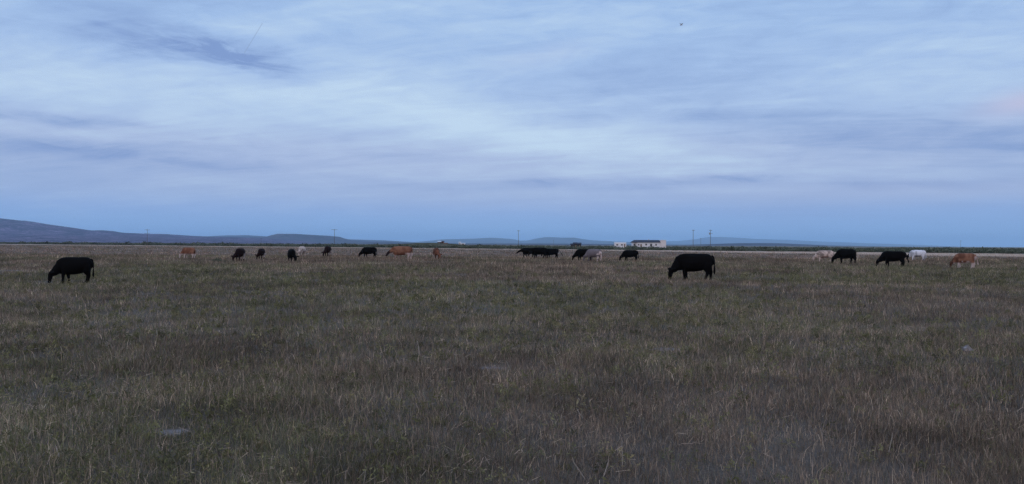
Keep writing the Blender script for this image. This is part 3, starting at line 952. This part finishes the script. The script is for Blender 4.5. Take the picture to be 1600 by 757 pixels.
def cow_mesh(name, pose='graze', turn=0.0, stride=(0, 0, 0, 0), seed=0, tail=0.0, belly=0.0, tail_lift=0.0, coat=None, udder=False, calf=False):
    V, F = [], []
    r = random.Random(seed)
    Yv = (0, 1, 0)
    # trunk: rump, loin, barrel, chest, brisket
    T = [(-.87, 1.12, .10, .13), (-.83, 1.09, .20, .245), (-.70, 1.035, .27, .325), (-.50, .985, .30, .38), (-.25, .93, .345, .422),
         (.02, .912, .36, .444), (.28, .908, .335, .448), (.48, .92, .285, .435), (.64, .925, .225, .385), (.77, .89, .165, .30), (.86, .84, .09, .18)]
    loft(V, F, [(x, 0, z - belly * .5 * (abs(x) < .4)) for x, z, w, h in T], [Yv] * len(T), [w for *_, w, h in T], [h + belly * (abs(T[i][0]) < .45) for i, (*_, w, h) in enumerate(T)], 18)
    # neck and head in their own plane, turned sideways
    c, s = math.cos(turn), math.sin(turn)
    bx = .58
    def hp(dx, z, off=0.0):                 # dx measured from the neck root
        k = min(1.0, max(0.0, dx / .45))
        cc, ss = math.cos(turn * k), math.sin(turn * k)
        return (bx + dx * cc - off * ss, dx * ss + off * cc, z)
    if pose == 'graze':
        neck = [(-.08, .97, .17, .35), (.12, .88, .158, .285), (.28, .73, .14, .24), (.42, .60, .125, .20), (.53, .53, .115, .16)]
        head = [(.50, .60, .115, .125), (.575, .535, .125, .135), (.61, .43, .118, .130), (.635, .31, .095, .108), (.655, .20, .082, .088), (.665, .13, .085, .085), (.668, .075, .062, .062)]
        poll, fwd = (.545, .585), (.10, -1)
    elif pose == 'low':                     # walking, head held low and forward
        neck = [(-.02, 1.06, .17, .29), (.18, 1.04, .145, .24), (.38, .98, .125, .19), (.55, .92, .115, .16)]
        head = [(.50, .95, .11, .125), (.60, .92, .125, .135), (.72, .84, .115, .125), (.84, .75, .095, .105), (.94, .675, .082, .088), (1.0, .63, .082, .082), (1.035, .60, .06, .06)]
        poll, fwd = (.57, .96), (.75, -.65)
    else:                                   # half lowered
        neck = [(-.02, 1.06, .17, .29), (.18, 1.0, .145, .25), (.36, .87, .125, .20), (.50, .76, .115, .165)]
        head = [(.47, .79, .11, .125), (.555, .745, .125, .135), (.64, .65, .118, .128), (.71, .54, .095, .105), (.765, .44, .082, .088), (.795, .38, .083, .083), (.81, .335, .06, .06)]
        poll, fwd = (.53, .80), (.5, -.85)
    def sd(dx):
        k = min(1.0, max(0.0, dx / .45)); return (-math.sin(turn * k), math.cos(turn * k), 0)
    loft(V, F, [hp(d, z) for d, z, *_ in neck], [sd(d) for d, *_ in neck], [q[2] for q in neck], [q[3] for q in neck], 14)
    loft(V, F, [hp(d, z) for d, z, *_ in head], [sd(d) for d, *_ in head], [q[2] for q in head], [q[3] for q in head], 14)
    for sg in (1, -1):                      # ears stick out sideways and droop
        e = [hp(poll[0], poll[1] - .02, sg * .09), hp(poll[0] - .01, poll[1] - .005, sg * .17), hp(poll[0] - .01, poll[1] + .0, sg * .29), hp(poll[0], poll[1] + .0, sg * .39)]
        loft(V, F, e, [(fwd[0] * .3, .0, 1)] * 4, [.036, .085, .080, .030], [.030, .040, .036, .022], 8)
    # dewlap / brisket
    loft(V, F, [(.60, 0, .74), (.68, 0, .60), (.76, 0, .54)], [Yv] * 3, [.14, .09, .04], [.16, .12, .05], 10)
    # legs
    def leg(pts, rw, rh):
        loft(V, F, pts, [Yv] * len(pts), rw, rh, 10)
    for i, sg in enumerate((1, -1)):
        d = stride[i]
        leg([(.46, sg*.15, .98), (.45 + d*.15, sg*.165, .74), (.44 + d*.4, sg*.165, .60), (.46 + d*.75, sg*.155, .42), (.45 + d*.95, sg*.15, .22), (.445 + d, sg*.15, .115), (.475 + d, sg*.15, .05), (.48 + d, sg*.15, .0)],
            [.10, .12, .098, .078, .056, .060, .066, .068], [.19, .17, .125, .088, .062, .064, .078, .085])
        d = stride[2 + i]
        leg([(-.60, sg*.15, 1.02), (-.585 + d*.1, sg*.18, .84), (-.60 + d*.3, sg*.185, .68), (-.655 + d*.5, sg*.17, .54), (-.70 + d*.7, sg*.16, .42), (-.665 + d*.9, sg*.155, .24), (-.645 + d, sg*.155, .115), (-.61 + d, sg*.155, .05), (-.60 + d, sg*.155, .0)],
            [.12, .145, .13, .098, .070, .056, .060, .066, .068], [.24, .255, .225, .155, .098, .066, .066, .078, .085])
    if udder:
        loft(V, F, [(-.42, 0, .74), (-.44, 0, .63), (-.45, 0, .54), (-.45, 0, .50)], [Yv] * 4, [.16, .16, .12, .05], [.18, .17, .12, .05], 12)
    # tail with its switch
    tl = tail_lift
    tp = [(-.80, 0, 1.24), (-.88, tail*.02, 1.20), (-.93 - tl*.25, tail*.10, 1.02 + tl*.05), (-.94 - tl*.5, tail*.22, .80 + tl*.12), (-.935 - tl*.75, tail*.34, .60 + tl*.15), (-.93 - tl*.95, tail*.42, .44 + tl*.12), (-.93 - tl*1.05, tail*.46, .32 + tl*.1)]
    loft(V, F, tp, [Yv] * 7, [.05, .042, .030, .026, .045, .055, .018], [.05, .042, .030, .026, .045, .055, .018], 8)
    me = bpy.data.meshes.new('raw')
    me.from_pydata([tuple(v) for v in V], [], F); me.update()
    tmp = bpy.data.objects.new('raw', me); COL.objects.link(tmp)
    md = tmp.modifiers.new('r', 'REMESH'); md.mode = 'VOXEL'; md.voxel_size = 0.020
    sm = tmp.modifiers.new('s', 'SMOOTH'); sm.iterations = 5; sm.factor = 0.5
    dg = bpy.context.evaluated_depsgraph_get(); dg.update()
    new = bpy.data.meshes.new_from_object(tmp.evaluated_get(dg))
    bpy.data.objects.remove(tmp); bpy.data.meshes.remove(me)
    new.name = name
    nv = len(new.vertices)
    co = np.empty(nv * 3); new.vertices.foreach_get('co', co); co = co.reshape(-1, 3)
    new.polygons.foreach_set('use_smooth', [True] * len(new.polygons))
    ca = new.color_attributes.new('coat', 'FLOAT_COLOR', 'POINT')
    C = np.ones((nv, 4), np.float32)
    C[:, :3] = coat(co, seed)
    hoof = co[:, 2] < 0.06
    C[hoof, :3] = (0.02, 0.017, 0.015)
    ca.data.foreach_set('color', C.ravel())
    new.materials.append(M_cow)
    return new

def _mix(a, b, t): return a[None, :] * (1 - t[:, None]) + b[None, :] * t[:, None]
A = np.array
BLK, DBR, RED, ORG, CRM, WHT, GRY = A([.0030, .0027, .0028]), A([.022, .011, .010]), A([.165, .072, .046]), A([.235, .115, .072]), A([.52, .40, .34]), A([.60, .58, .60]), A([.15, .125, .13])
PALE = A([.58, .46, .42])
def st(e0, e1, v): 
    t = np.clip((v - e0) / (e1 - e0), 0, 1); return t * t * (3 - 2 * t)
def rear_leg(co): return st(-.42, -.55, co[:, 0]) * st(.95, .80, co[:, 2])
def belly_mask(co): return st(.74, .62, co[:, 2]) * st(-.5, -.3, co[:, 0]) * st(.4, .2, co[:, 0])
def legs(co, z0=.55, z1=.45): return st(z0, z1, co[:, 2])
def pn(co, sc, seed): return fbm(co[:, 0] + co[:, 1] * .7, co[:, 2] + co[:, 1] * .4, sc, seed + 130, 3)
def coat_black(co, s): return _mix(BLK, BLK * 1.6, pn(co, .3, s))
def coat_dark_pale_legs(co, s):
    inner = st(.88, .74, co[:, 2]) * st(-.12, -.28, co[:, 0]) * (.6 + .4 * (pn(co, .15, s) > .45))
    c = _mix(DBR * .55, DBR, pn(co, .3, s))
    k = np.clip(inner + 0.0, 0, 1)[:, None] * (co[:, 2] > .28)[:, None]
    c = c * (1 - k) + PALE * .75 * k
    return c
def coat_red(co, s):
    c = _mix(RED * .5, RED * 1.25, st(.3, .7, pn(co, .25, s))); k = np.clip(rear_leg(co) * st(.62, .5, co[:, 2]) + .5 * belly_mask(co), 0, 1)[:, None] * .6
    return c * (1 - k) + PALE * k
def coat_red_pale_legs(co, s):
    c = _mix(RED * .9, ORG, st(.3, .7, pn(co, .25, s))); k = np.clip(legs(co, .66, .5), 0, 1)[:, None]
    return c * (1 - k) + PALE * .95 * k
def coat_orange(co, s):
    c = _mix(RED * .75, ORG * 1.05, st(.3, .7, pn(co, .28, s)))
    k = np.clip(belly_mask(co) * (pn(co, .25, s + 5) > .45) + legs(co, .60, .42) + .65 * st(-.74, -.84, co[:, 0]) * st(1.15, 1.0, co[:, 2]), 0, 1)
    headm = st(.95, 1.05, co[:, 0])
    k = (k * (1 - headm))[:, None]
    c = c * (1 - k) + PALE * .95 * k
    return c * (1 - .55 * headm[:, None])
def coat_cream(co, s):
    c = _mix(CRM * .45, CRM * 1.1, st(.3, .65, pn(co, .22, s))); k = (belly_mask(co) * .55)[:, None]
    return c * (1 - k) + RED * .9 * k
def coat_white_black_head(co, s):
    c = _mix(WHT * .62, WHT * 1.1, st(.3, .6, pn(co, .25, s)))
    k = np.clip(st(.92, .99, co[:, 0]) + belly_mask(co) * .6, 0, 1)[:, None]
    return c * (1 - k) + BLK * 2 * k
def coat_grey(co, s):
    c = _mix(GRY * .7, GRY * 1.25, pn(co, .4, s))
    k = np.clip(rear_leg(co) * st(.45, .60, pn(co, .12, s + 3)) + st(-.74, -.82, co[:, 0]) * st(1.2, 1.0, co[:, 2]), 0, 1)[:, None]
    return c * (1 - k) + PALE * k
def coat_red_dark_head(co, s):
    c = _mix(RED * .9, ORG * .95, st(.3, .7, pn(co, .28, s))); h = st(1.0, 1.12, co[:, 0])[:, None]
    k = (np.clip(st(.72, .62, co[:, 2]) * st(-.25, -.4, co[:, 0]) + legs(co, .5, .35) * .5, 0, 1) * .8)[:, None]
    c = c * (1 - k) + PALE * k
    return c * (1 - h) + DBR * 1.2 * h

HERD = 'cattle grazing across the field'
def cow(label, px, feet_y, scale, yaw, coat, stretch=1.0, **kw):
    """yaw: 180 faces left, 0 faces right, 90 faces away, -90 faces the camera; px is the middle of the trunk"""
    X, Y = at(px, feet_y)
    me = cow_mesh('cow', coat=coat, seed=int(px), **kw)
    o = bpy.data.objects.new('cow', me)
    COL.objects.link(o)
    o.location = (X, Y, float(ground_z(X, Y)) - 0.02)
    o.rotation_euler = (0, 0, math.radians(yaw))
    o.scale = (scale * stretch, scale, scale)
    tag(o, label, 'cow', HERD)
    return o

S1 = (.10, -.12, .08, -.10)
cow('black cow grazing alone in front of the big hill, tail hanging', 117, 442.5, .86, 200, coat_black, .90, stride=(.10, -.16, -.05, .09), tail=.15, turn=.5)
cow('small red-brown cow with pale legs grazing, first in the row right of the big hill', 295, 404.5, .94, 184, coat_red_pale_legs, .82, stride=S1, turn=.2)
cow('dark brown cow with pale hind legs, ear out, by the dark weed clump', 375, 408.5, .97, 268, coat_dark_pale_legs, stride=(.12, -.05, .16, -.1), turn=-.35)
cow('smallest dark brown calf, hunched and grazing just left of the mesa', 408.5, 406, .89, 273, coat_dark_pale_legs, stride=S1, turn=-.3)
cow('black cow facing the camera with its head down, in front of the cream one', 456, 409.5, .93, -62, coat_black, stride=(.1, -.05, .05, 0), turn=.25)
cow('cream cow seen almost from the front behind the black one below the mesa', 472, 400.5, 1.02, 262, coat_cream, stride=S1, turn=.1)
cow('dark brown cow with pale hindquarters grazing below the single-armed pole', 512, 401.5, 1.05, 267, coat_dark_pale_legs, stride=(.12, -.1, .1, -.1), turn=-.3)
cow('black cow grazing between a brown calf and the long rust-red cow', 577, 403.0, 1.02, 182, coat_black, stride=(.12, -.14, -.12, .12), turn=.15)
cow('long rust-red cow with a dark head held low, walking through the grass', 628, 405.5, 1.12, 184, coat_red_dark_head, 1.14, pose='half', stride=(.15, -.15, .12, -.12), udder=True, belly=.03)
cow('reddish cow seen head-on with its head to the ground, below the sheds', 682, 405.0, 1.0, -75, coat_red, stride=S1, turn=.35)
cow('leading black cow of the walking group, head stretched forward', 826, 403.0, 1.02, 176, coat_black, pose='low', stride=(.2, -.15, .15, -.2))
cow('black cow in the middle of the walking group, half hidden by the others', 843, 404.5, 1.05, 184, coat_black, pose='half', stride=(.15, -.15, .2, -.15), turn=.2)
cow('black cow at the rear of the walking group with its tail swung out', 862, 404.5, .95, 172, coat_black, pose='half', stride=(.1, -.18, -.1, .15), tail_lift=.5)
cow('black cow grazing behind the grey cow with pale hind legs', 912, 408.0, .98, 168, coat_black, stride=S1)
cow('grey cow with pale hind legs in front of a grazing black cow', 928, 408.8, 1.0, 142, coat_grey, stride=(.1, -.1, .14, -.1), turn=.1, udder=True)
cow('black cow grazing below the long cream house', 985, 408.3, .93, 170, coat_black, stride=(.12, -.08, -.05, .08), tail=.2)
cow('large black cow grazing closest to the camera with one ear sticking out', 1085, 438.5, 1.02, 171, coat_black, 1.03, stride=(.02, -.10, .13, -.12), turn=.5, belly=.01)
cow('pale cream cow grazing left of the big black cow on the right', 1289, 409.5, .98, 152, coat_cream, stride=S1)
cow('black cow turned half to the camera with its head down beside the pale cream cow', 1322, 412.8, 1.12, 188, coat_black, stride=(.1, -.12, -.1, .12), turn=-.2)
cow('black cow grazing just in front of the white cow, tail hanging behind', 1396, 418.0, 1.02, 157, coat_black, stride=(.10, -.10, .06, -.10), tail=-.3, tail_lift=.2, udder=False)
cow('white cow with a black head grazing behind a black cow', 1434, 407.5, 1.0, 146, coat_white_black_head, stride=S1)
cow('orange-brown cow with pale legs and belly spots, last on the right', 1508, 420.3, .93, 148, coat_orange, .88, stride=(.12, -.02, .10, -.08), turn=.1, tail=-.3, tail_lift=.15)

# ------------------------------------------------------------------ small things in the field
def rock():
    X, Y = at(1510, 557)
    import bmesh
    bm = bmesh.new()
    bmesh.ops.create_icosphere(bm, subdivisions=4, radius=1.0)
    for v in bm.verts:
        p = v.co
        k = 1 + .6 * (float(vn(p.x * 1.3 + p.z, p.y * 1.3, .7, 140)) - .5) * 2 + .12 * (float(vn(p.x + p.z * 2, p.y - p.z, .25, 141)) - .5)
        v.co = Vector((p.x * .082, p.y * .07, p.z * .048)) * k
    me = bpy.data.meshes.new('stone'); bm.to_mesh(me); bm.free()
    o = link_mesh('stone', me, simple_mat('pale_stone', (.20, .18, .175), .45, 22, .95))
    o.location = (X, Y, float(ground_z(X, Y)) + .085)
    tag(o, 'pale rough stone lying in the grass below the orange-brown cow', 'stone')
rock()

M_stick = simple_mat('bleached_stem', (.32, .265, .215), .25, 20)
def stick(label, pts, r=.006, tri=None):
    """pts: (px, py, height above ground) along a dry stem; depth comes from the first point"""
    X0, Y0 = at(pts[0][0], pts[0][1])
    b = MB()
    P = []
    for i, (px, py, dy) in enumerate(pts):
        Yd = Y0 + dy
        z = EYE + (horizon(px) - py) / FPX * Yd
        P.append(((px - 800) / FPX * Yd - X0, Yd - Y0, z))
    b.tube(P, [.75 * r * (1 - .5 * i / max(1, len(P) - 1)) for i in range(len(P))], 6)
    o = b.build('dry_stem', M_stick)
    o.location = (X0, Y0, 0)
    tag(o, label, 'dead stem', 'bleached dead stems in the near grass')
stick('straight dead stem leaning right in the grass at the bottom, left of the bent pair', [(502, 742, 0), (512, 732, .02), (519, 725, .04)])
stick('thin dead stem lying slanted low, left of the other bottom stems', [(455, 738, 0), (470, 742, -.03), (480, 747, -.05)], .004)
stick('upright left half of the bent pair of dead stems at the bottom edge', [(542, 758, 0), (542, 745, 0), (542.5, 736, 0)])
stick('dead stem leaning left inside the bent pair at the bottom edge', [(552, 749, 0), (548, 742, 0), (544, 734, .01)], .005)
stick('upright right half of the bent pair of dead stems at the bottom edge', [(570, 758, 0), (572, 745, .01), (573, 735, .02)])
stick('dead stem leaning to the right half of the bent pair', [(558, 752, 0), (565, 744, 0), (572, 736, .02)], .005)
stick('single tall pale stem standing at the bottom between two grass patches', [(600, 756, 0), (600.5, 742, .01), (601, 731, .02)], .005)
stick('pale stem standing upright in the left part of the near grass', [(97, 720, 0), (93, 708, .02), (89, 697, .04)], .007)
stick('curved pale stem sloping down to the right in the near left grass', [(172, 710, 0), (180, 718, -.02), (188, 727, -.04)], .005)
stick('pale upright stem rising left of the middle of the field', [(312, 616, 0), (316, 605, .05), (320, 594, .1)], .007)
stick('forked pale stem, leaning left, in the field below the big black cow', [(912, 654, 0), (907, 646, .03), (902, 638, .05)], .006)
stick('pale upright stem standing in the grass in the middle of the near field', [(974, 733, 0), (974, 712, .03), (973, 690, .05)], .006)
stick('pale stem leaning right near the bottom middle of the field', [(944, 746, 0), (949, 732, .03), (953, 718, .05)], .006)
stick('pale stem leaning left near the bottom middle of the field', [(918, 752, 0), (908, 737, .03), (898, 722, .06)], .005)
stick('pale stem standing in the middle distance of the field', [(656, 556, 0), (655, 545, .05), (653, 533, .1)], .010)
stick('pale slanted stem on the right side of the near field', [(1390, 706, 0), (1393, 692, .03), (1396, 676, .06)], .005)

def weed_clump():
    X, Y = at(342, 409.5)
    me = tri_mesh('dark_weed', *bush_arrays(260, 1.0, 500, .12), M_sage)
    o = bpy.data.objects.new('weed_clump', me); COL.objects.link(o)
    o.location = (X - .2, Y, 0); o.scale = (.75, .6, .42)
    tag(o, 'dark low weed clump in the grass by a dark brown cow', 'weed')
    me2 = tri_mesh('dark_weed', *bush_arrays(160, 1.0, 501, .12), M_sage)
    o2 = bpy.data.objects.new('weed_clump', me2); COL.objects.link(o2)
    x2, y2 = at(356, 409.8)
    o2.location = (x2, y2, 0); o2.scale = (.7, .5, .2)
    tag(o2, 'flat trailing end of dark weeds touching the taller weed clump', 'weed')
weed_clump()

def bird():
    Yb = 70.0
    X = (1063 - 800) / FPX * Yb
    Z = EYE + (horizon(1063) - 38.5) / FPX * Yb
    V, F = [], []
    loft(V, F, [(-.16, 0, 0), (-.10, 0, .005), (0, 0, .01), (.09, 0, .02), (.14, 0, .03), (.18, 0, .025)], [(0, 1, 0)] * 6, [.012, .035, .048, .04, .03, .006], [.006, .03, .042, .036, .028, .006], 10)
    b = MB(); b.add(V, F)
    M_bird = simple_mat('grey_feather', (.45, .47, .52), .2, 8)
    for sg in (1, -1):
        b.add([(.06, sg*.03, .02), (.08, sg*.14, .08), (.02, sg*.30, .06), (-.05, sg*.14, .07), (-.06, sg*.03, .015),
               (.06, sg*.03, .012), (.08, sg*.14, .072), (.02, sg*.30, .055), (-.05, sg*.14, .062), (-.06, sg*.03, .007)],
              [(0,1,2,3,4), (9,8,7,6,5), (0,5,6,1), (1,6,7,2), (2,7,8,3), (3,8,9,4)])
    b.add([(-.14, -.02, 0), (-.26, -.05, 0), (-.26, .05, 0), (-.14, .02, 0), (-.14, -.02, .008), (-.26, -.05, .006), (-.26, .05, .006), (-.14, .02, .008)],
          [(0,1,2,3), (7,6,5,4), (0,4,5,1), (1,5,6,2), (2,6,7,3)])
    o = b.build('bird', M_bird, smooth=False)
    o.location = (X, Yb, Z)
    o.scale = (.72, .72, .72)
    o.rotation_euler = (math.radians(-20), math.radians(38), math.radians(15))
    tag(o, 'small grey bird flying alone high in the sky', 'bird')
bird()
